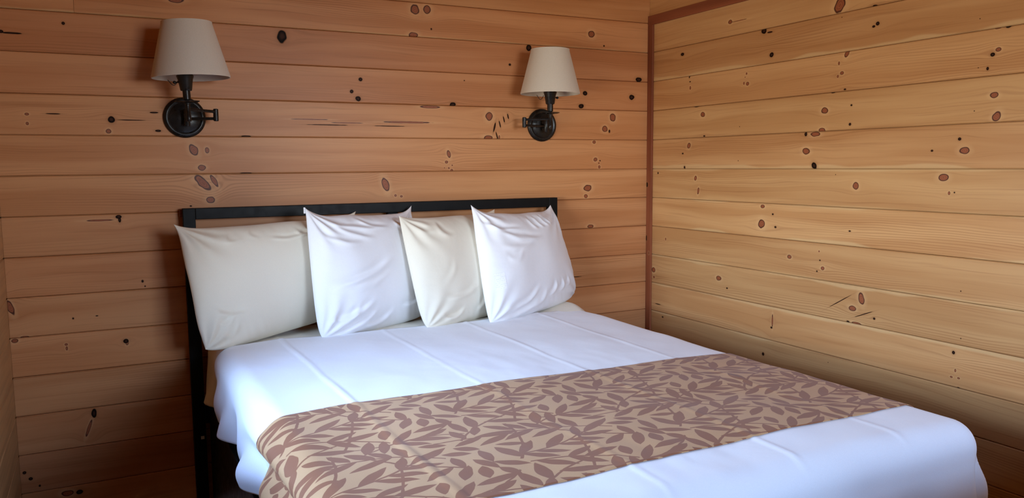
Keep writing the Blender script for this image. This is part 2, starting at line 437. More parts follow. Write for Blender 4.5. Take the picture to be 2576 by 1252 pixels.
def plank_mesh(L, h, th=0.018, ch=0.0032):
    """board with chamfered long edges; local x along, front at y=0 facing -y, centred in x and z"""
    hz = h / 2 - 0.0006
    prof = [(ch, -hz), (0, -hz + ch * .9), (0, hz - ch * .9), (ch, hz), (th, hz), (th, -hz)]
    me = bpy.data.meshes.new('plank')
    vv = [(x, y, z) for x in (-L / 2, L / 2) for (y, z) in prof]
    n_ = len(prof)
    ff = [(i, (i + 1) % n_, n_ + (i + 1) % n_, n_ + i) for i in range(n_)]
    ff += [tuple(range(n_))[::-1], tuple(range(n_, 2 * n_))]
    me.from_pydata(vv, [], ff)
    bm = bmesh.new(); bm.from_mesh(me); bmesh.ops.recalc_face_normals(bm, faces=bm.faces); bm.to_mesh(me); bm.free()
    return me


GENERIC = [pine_far('pine_plain', rnd.uniform(.92, 1.05), rnd.uniform(0, .6), i * 7.7) for i in range(5)]
SAP = {('right', 0): [(-1, .020)], ('right', -1): [(-1, .006), (1, .010)], ('right', -2): [(-1, .022), (1, .012)], ('right', -3): [(-1, .012)], ('right', 3): [(-1, .022)],
       ('right', -4): [(1, .020)], ('right', -5): [(1, .014)], ('right', -6): [(1, .012)], ('back', 4): [(-1, .008)]}
TONE = {('back', 2): (.97, .55), ('back', 3): (.93, .7), ('back', 1): (1.02, .3), ('back', 0): (1.03, .25), ('back', -1): (1.02, .2), ('back', -2): (.97, .35),
        ('back', 4): (1.0, .45), ('back', -7): (.92, .6), ('back', -8): (.80, .9), ('right', 3): (.95, .5), ('right', 4): (1.0, .3), ('right', -6): (.93, .3)}


def wall(side, a0, a1, holes, place, split=None):
    """side wall made of a backing board and one object per plank. place(a, z) -> (loc, rotz)"""
    root_loc, rot = place(0, 0)
    bm = bmesh.new()
    zt = KMAX * S + Z0 + S
    zb = 0.0
    # backing boards around the holes
    segs = [(a0, a1, zb, zt)]
    for (ha, hb, hz0, hz1) in holes:
        segs = [(a0, ha, zb, zt), (hb, a1, zb, zt), (ha, hb, zb, hz0), (ha, hb, hz1, zt)]
    for (x0, x1, zz0, zz1) in segs:
        x0 = x0 - .0695 if x0 == a0 else x0; x1 = x1 + .0695 if x1 == a1 else x1
        box(bm, (x0, 0.0182, zz0), (x1, 0.07, zz1))
    base = obj('wall_' + side, bm, GENERIC[0])
    base.location = root_loc; base.rotation_euler = (0, 0, rot)
    tag(base, kind='structure')
    for k in range(KMIN, KMAX + 1):
        zlo = k * S + Z0; zhi = zlo + S
        if zhi <= 0.01: continue
        zl = max(zlo, 0.0)
        ivs = [(a0, a1)]
        for (ha, hb, hz0, hz1) in holes:
            if zhi > hz0 + .02 and zlo < hz1 - .02:
                ivs = [(a0, ha), (hb, a1)]
        if split and k in split:
            ivs = [iv for (p0, p1) in ivs for iv in ((p0, split[k]), (split[k], p1))]
        ks = knot_tab.get((side, k), [])
        for (p0, p1) in ivs:
            L = p1 - p0; cx = (p0 + p1) / 2
            mine = [(q[0] - cx,) + q[1:] for q in ks if p0 - .02 <= q[0] <= p1 + .02]
            tn, rd = TONE.get((side, k), (rnd.uniform(.92, 1.06), rnd.uniform(.05, .5)))
            rd += .22 if side == 'back' else -.75
            if side in ('back', 'right'):
                mt = pine('pine_%s' % side, mine, tn, rd, rnd.uniform(0, 60), SAP.get((side, k)), rnd.uniform(.3, .9))
            else:
                mt = rnd.choice(GENERIC)
            o = link('plank', plank_mesh(L - 0.0008, zhi - zl), mt, base)
            o.location = (cx, 0, (zl + zhi) / 2)
    return base


R_ = ROOM
wall('back', R_['xl'], 0.0, [], lambda a_, z_: ((0, 0, 0), 0), {4: -2.37})
# right wall: along = -y
wall('right', 0.0, -R_['yf'], [], lambda a_, z_: ((0, 0, 0), -math.pi / 2))
# left wall: along = y (front face looks to +x)
w = WIN['left']
wall('left', R_['yf'], 0.0, [(w[0], w[1], w[2], w[3])], lambda a_, z_: ((R_['xl'], 0, 0), math.pi / 2))
# front wall behind the camera: along = -x
w = WIN['front']
wall('front', 0.0, -R_['xl'], [(-w[1], -w[0], w[2], w[3])], lambda a_, z_: ((0, R_['yf'], 0), math.pi))

# floor and ceiling boards
bm = bmesh.new(); box(bm, (R_['xl'] - .07, R_['yf'] - .07, -0.06), (.07, .07, -0.02))
fl = tag(obj('floor', bm, GENERIC[1]), kind='structure')
bm = bmesh.new(); zc = KMAX * S + Z0 + S; box(bm, (R_['xl'] - .07, R_['yf'] - .07, zc + .02), (.07, .07, zc + .06))
ce = tag(obj('ceiling', bm, GENERIC[2]), kind='structure')
FLOORM = [pine_far('floor_pine', .30, .5, i * 3.1) for i in range(3)]
nb = 20; bw_ = (0 - R_['xl']) / nb
fme = plank_mesh(-R_['yf'] - .002, bw_, .02)
for i in range(nb):
    o = link('plank', fme.copy(), FLOORM[i % 3], fl); o.rotation_euler = (-math.pi / 2, 0, math.pi / 2)
    o.location = (R_['xl'] + (i + .5) * bw_, R_['yf'] / 2, 0.0)
cme = plank_mesh(-R_['yf'] - .002, bw_, .02)
for i in range(nb):
    o = link('plank', cme.copy(), GENERIC[i % 5], ce); o.rotation_euler = (math.pi / 2, 0, math.pi / 2)
    o.location = (R_['xl'] + (i + .5) * bw_, R_['yf'] / 2, zc)

# added half-height blocker, out of view, keeps front-window light off the foot drape
bm = bmesh.new(); box(bm, (-1.00, -2.58, 0.0), (-.001, -2.52, .80), .004)
tag(obj('wall_partition', bm, GENERIC[3]), kind='structure')

# reddish brown trim strips in the corner and along the head of the right wall
TRC = dict(light=(0.28, 0.085, 0.036), mid=(0.205, 0.058, 0.025), dark=(0.09, 0.024, 0.011))


def trim_bar(name, L, wd, th, M4, knots=(), seed=3.3):
    bm = bmesh.new(); box(bm, (-L / 2, -th, -wd / 2), (L / 2, 0.0, wd / 2), .0015)
    o = obj(name, bm, pine('stained_trim', knots, 1.0, 0, seed, None, .6, .45, **TRC)); o.matrix_world = M4
    return tag(o, kind='structure')


ZT0, ZT1 = Z0 + .664, Z0 + .706
trim_bar('trim_1', ZT0, .036, .011, Matrix(((0, 1, 0, 0), (0, 0, 1, -.018), (1, 0, 0, ZT0 / 2), (0, 0, 0, 1))),
         [(ZT0 / 2 - .664 - .075, .012, .012, .006, 0, 'd'), (ZT0 / 2 - .664 - .33, .013, .014, .004, 0, 'd'), (ZT0 / 2 - .664 - .40, -.006, .006, .005, 0, 'r')])
trim_bar('trim_2', -R_['yf'], .042, .011, Matrix(((0, 1, 0, 0), (-1, 0, 0, R_['yf'] / 2), (0, 0, 1, (ZT0 + ZT1) / 2), (0, 0, 0, 1))), (), 8.1)


def window(name, side, rect, M4):
    """frame, sash bars and glass set in an opening; local x along, y outwards, z up"""
    a_, b_, z0_, z1_ = rect
    root = tag(empty(name), kind='structure'); root.matrix_world = M4
    fw = .045
    for lo, hi in (((a_, -.015, z0_), (a_ + fw, .07, z1_)), ((b_ - fw, -.015, z0_), (b_, .07, z1_)),
                   ((a_ + fw, -.015, z1_ - fw), (b_ - fw, .07, z1_)), ((a_ + fw, -.015, z0_), (b_ - fw, .07, z0_ + fw))):
        bm = bmesh.new(); box(bm, lo, hi, .002); obj('frame', bm, M_TRIM, root)
    zm = (z0_ + z1_) / 2
    bm = bmesh.new(); box(bm, (a_ + fw, .025, zm - .014), (b_ - fw, .055, zm + .014), .002); obj('meeting_rail', bm, M_TRIM, root)
    for q0, q1 in ((z0_ + fw, zm - .014), (zm + .014, z1_ - fw)):
        bm = bmesh.new(); box(bm, (a_ + fw, .038, q0), (b_ - fw, .042, q1)); obj('pane', bm, M_GLASS, root)
    return root


w = WIN['left']; window('window_1', 'left', w, Matrix.Translation((R_['xl'], 0, 0)) @ Matrix.Rotation(math.pi / 2, 4, 'Z'))
w = WIN['front']; window('window_2', 'front', (-w[1], -w[0], w[2], w[3]), Matrix.Translation((0, R_['yf'], 0)) @ Matrix.Rotation(math.pi, 4, 'Z'))

# ------------------------------------------------------------------ bed frame
HB0, HB1 = -2.07, -0.532       # headboard outer edges
HT = Z0 - .121                 # headboard top
XL, XR, YF, YH = -2.005, -0.515, -1.985, -0.058    # mattress outline
ZTOP = Z0 - .595
bed = empty('bed', ((HB0 + HB1) / 2, -1.0, 0))
tag(bed, 'black metal bed frame with open rectangular headboard against the plank wall', 'bed frame')


def bpart(name, lo, hi, bev=.002, mat=None, par=None):
    bm = bmesh.new(); box(bm, [lo[i] - bed.location[i] for i in range(3)], [hi[i] - bed.location[i] for i in range(3)], bev)
    return obj(name, bm, mat or M_BLACK, par or bed)


hy0, hy1 = -.052, -.022
post = bpart('headboard_post', (HB0, hy0, 0), (HB0 + .042, hy1, HT))
bpart('headboard_post', (HB1 - .042, hy0, 0), (HB1, hy1, HT))
bpart('headboard_top_rail', (HB0 + .042, hy0, HT - .040), (HB1 - .042, hy1, HT))
bpart('headboard_center_post', (-1.312, hy0 + .003, .30), (-1.270, hy1, HT - .040))
bpart('headboard_lower_rail', (HB0 + .042, hy0, .34), (HB1 - .042, hy1, .40))
bpart('wall_bumper', (HB0 - .008, -.022, HT - .032), (HB0 + .02, -.001, HT - .004), .002, M_TRIM)
for xs in (XL - .010, XR - .034):
    bpart('side_rail', (xs, YF + .03, .04), (xs + .03, -.058, .42))
bpart('foot_rail', (XL + .004, YF + .01, .04), (XR - .004, YF + .04, .42))
for xs, ys in ((XL + .02, YF + .04), (XR - .07, YF + .04), (XL + .02, -1.0), (XR - .07, -1.0)):
    bpart('leg', (xs, ys, 0), (xs + .05, ys + .05, .27))
for i in range(8):
    yy = YF + .15 + i * .225
    bpart('slat', (XL + .034, yy, .27), (XR - .034, yy + .07, .285))
P_ = on_plane(510, 1100, 1, hy0)
bpart('sticker', (P_.x - .006, hy0 - .0008, P_.z - .006), (P_.x + .006, hy0 - .0001, P_.z + .006), 0, M_STICK)
bm = bmesh.new(); box(bm, (XL + .034, YF + .05, .286), (XR - .034, -.06, .43), .008)
bs = tag(obj('box_spring', bm, M_DARKFAB), 'black fabric box spring under the mattress, showing below the white sheet', 'box spring')
bm = bmesh.new(); box(bm, (XL + .008, YF + .008, .43), (XR - .008, YH, ZTOP - .006), .045)
mt_ = obj('mattress', bm, M_WHITE); smooth_by_angle(mt_, 60)
tag(mt_, 'thick white mattress lying under the bed sheets', 'mattress')

# ------------------------------------------------------------------ sheets
RB = .055


def ridge(X, x0, amp, sig):
    d = X - x0
    return amp * np.exp(-(d / sig) ** 2)


def creases(X, Y):
    """ironed fold lines of the linen (height)"""
    h = np.zeros_like(X)
    for x0, am, dr in ((-1.79, .0040, .020), (-1.43, .0022, .012), (-1.10, .0030, .02), (-0.77, .0026, .0)):
        xc = x0 + dr * (-Y - .3) * .6 + .004 * pnoise(Y * 3 + x0 * 9, Y * 0 + .5, 4)
        h += ridge(X, xc, am * (.65 + .6 * pnoise(Y * 2.4 + x0, Y * 0 + 3.3, 5)), .0075)
    for y0, am in ((-.62, .0016), (-.93, .0018), (-1.45, .0012)):
        yc = y0 + .006 * pnoise(X * 3 + y0 * 7, X * 0 + .5, 6)
        msk = sstep(-.1, .25, pnoise(X * 2.1 + y0 * 5, X * 0 + 8.5, 7))
        h += np.exp(-((Y - yc) / .006) ** 2) * am * msk
    # faint crumple
    h += .0012 * pnoise(X * 22, Y * 11, 8) * sstep(-.05, .3, pnoise(X * 2.5, Y * 2.5, 9))
    return h


def drape(X, Y, off, drop_out=0.0, seed=0, waves=True):
    """flat cloth coordinates -> draped position on the mattress. Returns (n,m,3) array."""
    xl, xr, yf = XL + RB, XR - RB, YF + RB
    nx = np.where(X < xl, X - xl, np.where(X > xr, X - xr, 0.0)); ny = np.where(Y < yf, Y - yf, 0.0)
    d = np.hypot(nx, ny); dd = np.maximum(d, 1e-9); ux, uy = nx / dd, ny / dd
    r = RB
    arc = r * math.pi / 2
    ang = np.minimum(d, arc) / r
    hang_ = np.maximum(d - arc, 0); hang = np.maximum(d - RB * math.pi / 2, 0)
    out = r * np.sin(ang); down = r * (1 - np.cos(ang)) + hang_ * .985
    bx = np.clip(X, xl, xr); by = np.maximum(Y, yf)
    corner = 4 * np.abs(ux * uy) * (np.abs(nx) > 1e-6) * (np.abs(ny) > 1e-6) * .5
    hh = sstep(0.0, .16, hang)
    if waves:
        phi = np.arctan2(uy, ux)
        pl = np.exp(-((phi + .72) / .17) ** 2) - .8 * np.exp(-((phi + 1.12) / .20) ** 2) - .6 * np.exp(-((phi + .34) / .16) ** 2)
        out = out + hh * corner * .006 + sstep(.0, .09, hang) * np.minimum(corner * 1.6, 1) * .020 * pl
        # loose folds hanging along the sides
        sgn = np.where(ux < 0, 1.0, .35)
        side = np.abs(ux)
        lw = (.020 * np.sin(2 * math.pi * (Y / .46) + 1.0 + 9 * hang) + .012 * np.sin(2 * math.pi * (Y / .21) + 2.0 - 14 * hang))
        out = out + side * sgn * sstep(.0, .12, hang) * lw
        # horizontal slump folds on the near side below the edge
        sl = np.exp(-((Y + 1.30) / .38) ** 2)
        out = out + side * (ux < 0) * sl * sstep(.005, .06, d - .03) * (.016 * np.sin(2 * math.pi * (d - .05) / .115 + 2.2 * np.sin(Y * 3.0)))
        out = out + np.abs(uy) * sstep(0, .15, hang) * (.012 * np.sin(2 * math.pi * X / .55 + .6) + .006 * np.sin(2 * math.pi * X / .23 + hang * 12))
        out = out + hang * .08 * np.abs(uy) * (1 - corner) + hang * .03 * (1 - corner)
    z = ZTOP - down
    # soft lumps of the bedding on top
    top = np.exp(-(d / .06) ** 2)
    crown = .010 * (1 - ((X - (XL + XR) / 2) / .76) ** 2)
    lump = .0065 * pnoise(X * 3.1 + 3, Y * 3.1 + 1, 1) + .003 * pnoise(X * 8, Y * 8, 2)
    z = z + top * (lump + np.clip(crown, 0, .01))
    z = z + creases(X, Y) * np.exp(-d / .05)
    P = np.stack([bx + ux * out, by + uy * out, z], -1)
    # every layer lies a constant distance above the same draped surface
    nn = np.cross(np.gradient(P, axis=0), np.gradient(P, axis=1))
    nn /= np.maximum(np.linalg.norm(nn, axis=-1, keepdims=True), 1e-12)
    return P + nn * off


def edge_curve(x):
    """y of the white sheet's head-side hem"""
    return np.interp(x, [-2.4, -2.0, -1.8, -1.62, -1.3, -1.0, -.56, -.3], [-.285, -.285, -.276, -.30, -.315, -.315, -.255, -.26])


def cloth_obj(name, x0, x1, y0f, y1f, off, mat, step=.006, flatz=None, thick=.0018, warp=None):
    nx = int((x1 - x0) / step); ny_ = int(1 + (np.max(y1f(np.linspace(x0, x1, 30))) - np.min(y0f(np.linspace(x0, x1, 30)))) / step)
    xs = np.linspace(x0, x1, nx); ts = np.linspace(0, 1, ny_)
    X = np.repeat(xs[:, None], ny_, 1)
    ya, yb = y0f(xs), y1f(xs)
    Y = ya[:, None] + (yb - ya)[:, None] * ts[None]
    P = drape(X, Y, off)
    if warp is not None: P = warp(X, Y, P)
    me = grid_mesh(name, P, np.stack([X, Y], -1))
    o = link(name, me, mat, None, True)
    sm = o.modifiers.new('thickness', 'SOLIDIFY'); sm.thickness = thick; sm.offset = 1.0
    return o


HANG_L = RB * math.pi / 2 + .155      # cloth past the inner edge on the open side
cst = lambda v: (lambda x: np.full_like(x, v))


def cream_warp(X, Y, P):
    # the hem stands up in a soft roll where it slides off the wall side
    k_ = sstep(-.78, -.56, X) * (1 - sstep(-.47, -.40, X))
    P[..., 2] += k_ * .026 * sstep(-.34, -.20, Y)
    return P


cs = cloth_obj('fitted_sheet', XL + RB - HANG_L - .01, XR - RB + HANG_L, lambda x: edge_curve(x) - .12, cst(YH), .003, M_CREAM, .007, warp=cream_warp)
tag(cs, 'cream sheet showing as a band between the pillows and the white sheet', 'sheet')


def white_warp(X, Y, P):
    # hem lifts slightly off the cream sheet
    hem = np.exp(-((Y - edge_curve(X)) / .02) ** 2)
    P[..., 2] += hem * .002
    return P


ws = cloth_obj('top_sheet', XL + RB - HANG_L, XR - RB + HANG_L + .05, cst(YF + RB - RB * 1.57 - .34), edge_curve, .008, M_WHITE, .006, warp=white_warp)
tag(ws, 'white cotton sheet spread over the whole bed and hanging over its sides', 'sheet')

# ------------------------------------------------------------------ bed runner with a printed leaf pattern
TILE = .32


def leaf_layout():
    """sprigs of lance-shaped leaves on arching stems, periodic in a square tile"""
    rg = random.Random(21)
    leaves, stems, pts = [], [], []

    def wrapd(p_, q_):
        dx = (p_[0] - q_[0] + TILE / 2) % TILE - TILE / 2; dy = (p_[1] - q_[1] + TILE / 2) % TILE - TILE / 2
        return math.hypot(dx, dy)

    prof_ = ((.22, .60), (.42, .97), (.62, .92), (.80, .62), (.97, .12))

    def try_leaf(bx_, by_, an, L, wd, gap=.0022, skip=0):
        if len(leaves) >= 60: return False
        c_ = (bx_ + math.cos(an) * L * .55, by_ + math.sin(an) * L * .55)
        smp = [(bx_ + math.cos(an) * L * q, by_ + math.sin(an) * L * q, wd * f) for q, f in prof_]
        for s_ in smp[skip:]:
            for p_ in pts:
                if wrapd(s_, p_) < s_[2] + p_[2] + gap: return False
        pts.extend(smp); leaves.append((c_[0] % TILE, c_[1] % TILE, an, L * .5, wd)); return True

    starts = [(.05, .05, .35), (.25, .12, 2.7), (.15, .22, .1), (.33, .28, 3.4), (.06, .34, -.5), (.26, .36, 2.3), (.37, .04, 1.3), (.18, .10, 4.4), (.10, .17, 3.0), (.31, .20, .6)]
    for (sx_, sy_, an) in starts:
        L = rg.uniform(.15, .21); bend = rg.uniform(-.7, .7)
        n_ = 6
        cx_, cy_ = sx_ + math.cos(an) * L / 2, sy_ + math.sin(an) * L / 2
        stems.append((cx_ % TILE, cy_ % TILE, an, L / 2, bend))
        for i in range(n_ + 1):
            q = i / n_ * 2 - 1
            lx = q * L / 2; ly = bend * (q * q - .5) * L / 2 * .5
            px = cx_ + math.cos(an) * lx - math.sin(an) * ly; py = cy_ + math.sin(an) * lx + math.cos(an) * ly
            slope = math.atan(bend * q)
            if i == n_: try_leaf(px, py, an + slope, rg.uniform(.07, .09), .0135, .001, 1)
            else:
                for sd in (-1, 1):
                    try_leaf(px, py, an + slope + sd * rg.uniform(.5, .95), rg.uniform(.055, .080), rg.uniform(.011, .0135), .001, 1)
    # fill the gaps with single leaves
    for _ in range(6000):
        try_leaf(rg.uniform(0, TILE), rg.uniform(0, TILE), rg.uniform(0, 6.28), rg.uniform(.045, .070), rg.uniform(.0105, .0135), .0018)
    return leaves, stems


LEAVES, STEMS = leaf_layout()
m, t, p = new_mat('leaf_print'); N = NT(t)
UVn = N.n('ShaderNodeUVMap', uv_map='cloth').outputs[0]
nz = N.n('ShaderNodeTexNoise'); t.links.new(UVn, nz.inputs['Vector']); nz.inputs['Scale'].default_value = 30; nz.inputs['Detail'].default_value = 1
off_ = N.n('ShaderNodeVectorMath', operation='SCALE'); t.links.new(N.vec('SUBTRACT', nz.outputs['Color'], (.5, .5, .5)), off_.inputs[0]); off_.inputs['Scale'].default_value = .006
UVw = N.vec('MULTIPLY', N.vec('ADD', UVn, off_.outputs[0]), (.78, .92, 0))
acc = None
for (cx_, cy_, an, hl, wd) in LEAVES:
    wd *= .90
    v = N.vec('WRAP', N.vec('SUBTRACT', UVw, (cx_, cy_, 0)), (TILE / 2, TILE / 2, .5), (-TILE / 2, -TILE / 2, -.5))
    v = N.tex(v, (0, 0, 0), (0, 0, an), (hl, wd, 1))
    s_ = N.n('ShaderNodeSeparateXYZ'); t.links.new(v, s_.inputs[0])
    # pointed at the tip, rounder at the base
    xx = N.math('MULTIPLY_ADD', s_.outputs[0], .92, .12)
    f_ = N.math('MULTIPLY_ADD', xx, xx, N.math('ABSOLUTE', s_.outputs[1]))
    f_ = N.math('MULTIPLY', N.math('SUBTRACT', f_, 1.0), wd)
    acc = f_ if acc is None else N.math('MINIMUM', acc, f_)
for (cx_, cy_, an, hl, bend) in STEMS:
    v = N.vec('WRAP', N.vec('SUBTRACT', UVw, (cx_, cy_, 0)), (TILE / 2, TILE / 2, .5), (-TILE / 2, -TILE / 2, -.5))
    v = N.tex(v, (0, 0, 0), (0, 0, an), (hl, hl, 1))
    s_ = N.n('ShaderNodeSeparateXYZ'); t.links.new(v, s_.inputs[0])
    x2 = N.math('MULTIPLY', s_.outputs[0], s_.outputs[0])
    c_ = N.math('MULTIPLY', N.math('SUBTRACT', x2, .5), bend * .5)
    f_ = N.math('SUBTRACT', N.math('MULTIPLY', N.math('ABSOLUTE', N.math('SUBTRACT', s_.outputs[1], c_)), hl), .0026)
    f_ = N.math('MAXIMUM', f_, N.math('MULTIPLY', N.math('SUBTRACT', N.math('ABSOLUTE', s_.outputs[0]), 1.12), hl))
    acc = N.math('MINIMUM', acc, f_)
mask = N.map(acc, -.0004, .0004, 1.0, 0.0)
col = N.mix(mask, rgb(.53, .300, .140), rgb(.265, .100, .045))
wv = N.noise(UVn, 700, 1)
col = N.mix(N.map(wv, .4, .7, 0, .12), col, rgb(.20, .12, .08))
t.links.new(col, p.inputs['Base Color']); p.inputs['Roughness'].default_value = .62; p.inputs['Specular IOR Level'].default_value = .3
p.inputs['Sheen Weight'].default_value = .08
t.links.new(N.bump(N.noise(UVn, 14, 3), .25, .003), p.inputs['Normal'])
M_RUN = m
rn = cloth_obj('bed_runner', XL + RB - HANG_L + .004, XR - RB + HANG_L - .03, lambda x: np.interp(x, [-2.2, -1.7, -.5, -.2], [-1.835, -1.845, -1.815, -1.81]),
               lambda x: np.interp(x, [-2.2, -1.8, -.55, -.2], [-1.165, -1.158, -1.180, -1.18]), .0112, M_RUN, .006)
tag(rn, 'tan bed runner printed with brown leaves, laid across the white sheet', 'bed runner')


# ------------------------------------------------------------------ pillows
def pillow(name, BLc, BRc, TLc, TRc, tf, tb, mat, label, seed, pull=(.02, .02, .02, .02), ear=6.0, n=130, rb=(.03, .03), group=None, wr=1.0, folds=(), care=None):
    """corners in world (z relative to the eye-level joint); tf / tb half thickness to the front / back; pull: bottom, top, left, right"""
    c = [np.array([v[0], v[1], v[2] + Z0]) for v in (BLc, BRc, TLc, TRc)]
    s1 = np.linspace(-1, 1, n); sgn = np.sign(s1); s1 = sgn * (1 - (1 - np.abs(s1)) ** 1.35)
    U, V = np.meshgrid(s1, s1, indexing='ij')
    a_ = (U + 1) / 2; b_ = (V + 1) / 2
    P0 = ((1 - a_) * (1 - b_))[..., None] * c[0] + (a_ * (1 - b_))[..., None] * c[1] + ((1 - a_) * b_)[..., None] * c[2] + (a_ * b_)[..., None] * c[3]
    ex = (c[1] + c[3] - c[0] - c[2]) / 2; ey = (c[2] + c[3] - c[0] - c[1]) / 2
    wdt, hgt = np.linalg.norm(ex), np.linalg.norm(ey)
    exn, eyn = ex / wdt, ey / hgt
    nrm = np.cross(exn, eyn); nrm /= np.linalg.norm(nrm)          # faces the room
    if nrm[1] > 0: nrm = -nrm
    fu = 1 - np.abs(U) ** ear; fv = 1 - np.abs(V) ** ear
    # seams drawn in between the corner ears, a little uneven
    un = .25 * pnoise(U * 2.1 + seed, V * 0 + .5, 3); vn = .25 * pnoise(V * 2.1 + seed, U * 0 + 2.5, 3)
    P0 = P0 + (fu * np.where(V < 0, pull[0] * np.abs(V) ** 2, -pull[1] * np.abs(V) ** 2) * (1 + un))[..., None] * eyn
    P0 = P0 + (fv * np.where(U < 0, pull[2] * np.abs(U) ** 2, -pull[3] * np.abs(U) ** 2) * (1 + vn))[..., None] * exn
    cw = np.abs(U) ** 5 * np.abs(V) ** 5 * (V < 0)            # lower corners tucked in and rounded off
    P0 = P0 + (cw * np.where(U < 0, rb[0], -rb[1]))[..., None] * exn + (cw * np.where(U < 0, rb[0], rb[1]))[..., None] * eyn
    ep = np.where(V < 0, .50, .60)
    prof = np.power(np.clip(1 - np.abs(U) ** 2.8, 0, 1), .52) * np.power(np.clip(1 - np.abs(V) ** 2.8, 0, 1), ep)
    rim = np.clip(prof / .5, 0, 1)
    X, Y = U * wdt / 2, V * hgt / 2
    h = np.zeros_like(U)
    # tension folds running out of the four corners
    for (su, sv, am, ph, fr) in ((-1, -1, .0075, 0.3, 13), (1, -1, .006, 1.1, 12), (-1, 1, .0075, 2.0, 13), (1, 1, .0085, .7, 15)):
        dx, dy = X - su * wdt / 2, Y - sv * hgt / 2
        r = np.hypot(dx, dy); th = np.arctan2(dy * -sv, dx * -su)
        h += am * wr * np.exp(-(r / .13) ** 2 * 1.0) * sstep(.01, .06, r) * np.sin(fr * th + ph + 3 * pnoise(X * 6 + seed, Y * 6, 11))
    # short gathers along the seams
    g1 = np.exp(-((1 - np.abs(V)) * hgt / 2 / .05) ** 1.3); g2 = np.exp(-((1 - np.abs(U)) * wdt / 2 / .05) ** 1.3)
    h += wr * .0040 * g1 * pnoise(X * 42 + seed * 3 + Y * 14, Y * 7, 12) + wr * .0035 * g2 * pnoise(X * 7, Y * 38 + seed + X * 12, 13)
    # slack creases across the face, from (u, v) to (u, v)
    for (ua, va, ub, vb, am, wd_) in folds:
        xa, ya, xb, yb = ua * wdt / 2, va * hgt / 2, ub * wdt / 2, vb * hgt / 2
        ln = math.hypot(xb - xa, yb - ya); cx_, sx_ = (xb - xa) / ln, (yb - ya) / ln
        q = ((X - xa) * cx_ + (Y - ya) * sx_) / ln; w_ = -(X - xa) * sx_ + (Y - ya) * cx_ + .012 * np.sin(q * 3.1)
        w_ = w_ + .006 * pnoise(X * 14 + seed, Y * 14, 15)
        h += am * sstep(-.12, .25, q) * (1 - sstep(.7, 1.15, q)) * (np.exp(-(w_ / wd_) ** 2) - .7 * np.exp(-((w_ - 1.7 * wd_) / (1.2 * wd_)) ** 2))
    h += .006 * wr * pnoise(X * 7 + seed, Y * 7, 14)
    F = P0 + (prof * tf + rim * h)[..., None] * nrm
    B = P0 - (prof * tb - rim * .3 * h)[..., None] * nrm
    # one closed surface: front grid, back grid, stitched at the rim
    me = bpy.data.meshes.new(name)
    idx = np.arange(n * n).reshape(n, n); bidx = idx + n * n
    bidx = bidx.copy()
    rimm = np.zeros((n, n), bool); rimm[0] = rimm[-1] = True; rimm[:, 0] = rimm[:, -1] = True
    bidx[rimm] = idx[rimm]
    q1 = np.stack([idx[:-1, :-1], idx[1:, :-1], idx[1:, 1:], idx[:-1, 1:]], -1).reshape(-1, 4)
    q2 = np.stack([bidx[:-1, :-1], bidx[:-1, 1:], bidx[1:, 1:], bidx[1:, :-1]], -1).reshape(-1, 4)
    base = (c[0] + c[1]) / 2
    me.from_pydata((np.concatenate([F.reshape(-1, 3), B.reshape(-1, 3)]) - base).tolist(), [], np.concatenate([q1, q2]).tolist())
    bm = bmesh.new(); bm.from_mesh(me); bmesh.ops.delete(bm, geom=[v for v in bm.verts if not v.link_faces], context='VERTS')
    bmesh.ops.recalc_face_normals(bm, faces=bm.faces); bm.to_mesh(me); bm.free()
    o = link(name, me, mat, None, True); o.location = base
    if care:
        ia, ib = np.searchsorted(s1, [care[0], care[1]]); ja, jb = np.searchsorted(s1, [care[2], care[3]])
        sub = F[ia:ib, ja:jb] + nrm * .0008 - base
        uvs = np.stack([U[ia:ib, ja:jb] * wdt / 2, V[ia:ib, ja:jb] * hgt / 2], -1)
        link('care_label', grid_mesh('care_label', sub, uvs), M_LABEL, o, True)
    tag(o, label, 'pillow', group)
    return o


def zoomfolds(x0, x1, y0, y1, lst):
    """crease end points given inside the pillow's own outline box -> -1..1"""
    return [((a_ - x0) / (x1 - x0) * 2 - 1, 1 - (b_ - y0) / (y1 - y0) * 2, (c_ - x0) / (x1 - x0) * 2 - 1, 1 - (d_ - y0) / (y1 - y0) * 2, am, wd_) for (a_, b_, c_, d_, am, wd_) in lst]


F1 = zoomfolds(60, 1320, 240, 1190, [(640, 400, 930, 372, .004, .007), (880, 225, 935, 370, .005, .010), (820, 325, 905, 382, .004, .007), (1010, 590, 1070, 770, .005, .009), (975, 640, 1040, 900, .004, .010),
     (170, 900, 380, 965, .005, .009), (190, 1010, 300, 960, .004, .008), (210, 1100, 330, 1030, .004, .010), (330, 330, 370, 400, .003, .010), (500, 280, 520, 380, .003, .010)])
F2 = zoomfolds(1040, 1830, 140, 1095, [(1110, 210, 1470, 300, .006, .009), (1160, 250, 1400, 390, .006, .010), (1090, 330, 1300, 420, .005, .009), (1330, 205, 1520, 290, .005, .008), (1150, 725, 1480, 600, .008, .010),
     (1170, 770, 1450, 700, .004, .010), (1095, 970, 1340, 890, .008, .010), (1110, 1035, 1260, 900, .007, .009), (1150, 1060, 1370, 960, .008, .011), (1300, 1050, 1480, 990, .006, .010), (1600, 230, 1700, 330, .005, .009), (1690, 220, 1720, 350, .005, .008), (1560, 960, 1720, 900, .004, .010)])
F3 = zoomfolds(130, 1000, 200, 1130, [(270, 1065, 420, 1035, .008, .008), (290, 800, 410, 640, .002, .010), (300, 915, 560, 858, .005, .010), (560, 1060, 650, 900, .004, .010), (200, 300, 330, 350, .004, .012), (350, 280, 420, 420, .004, .012)])
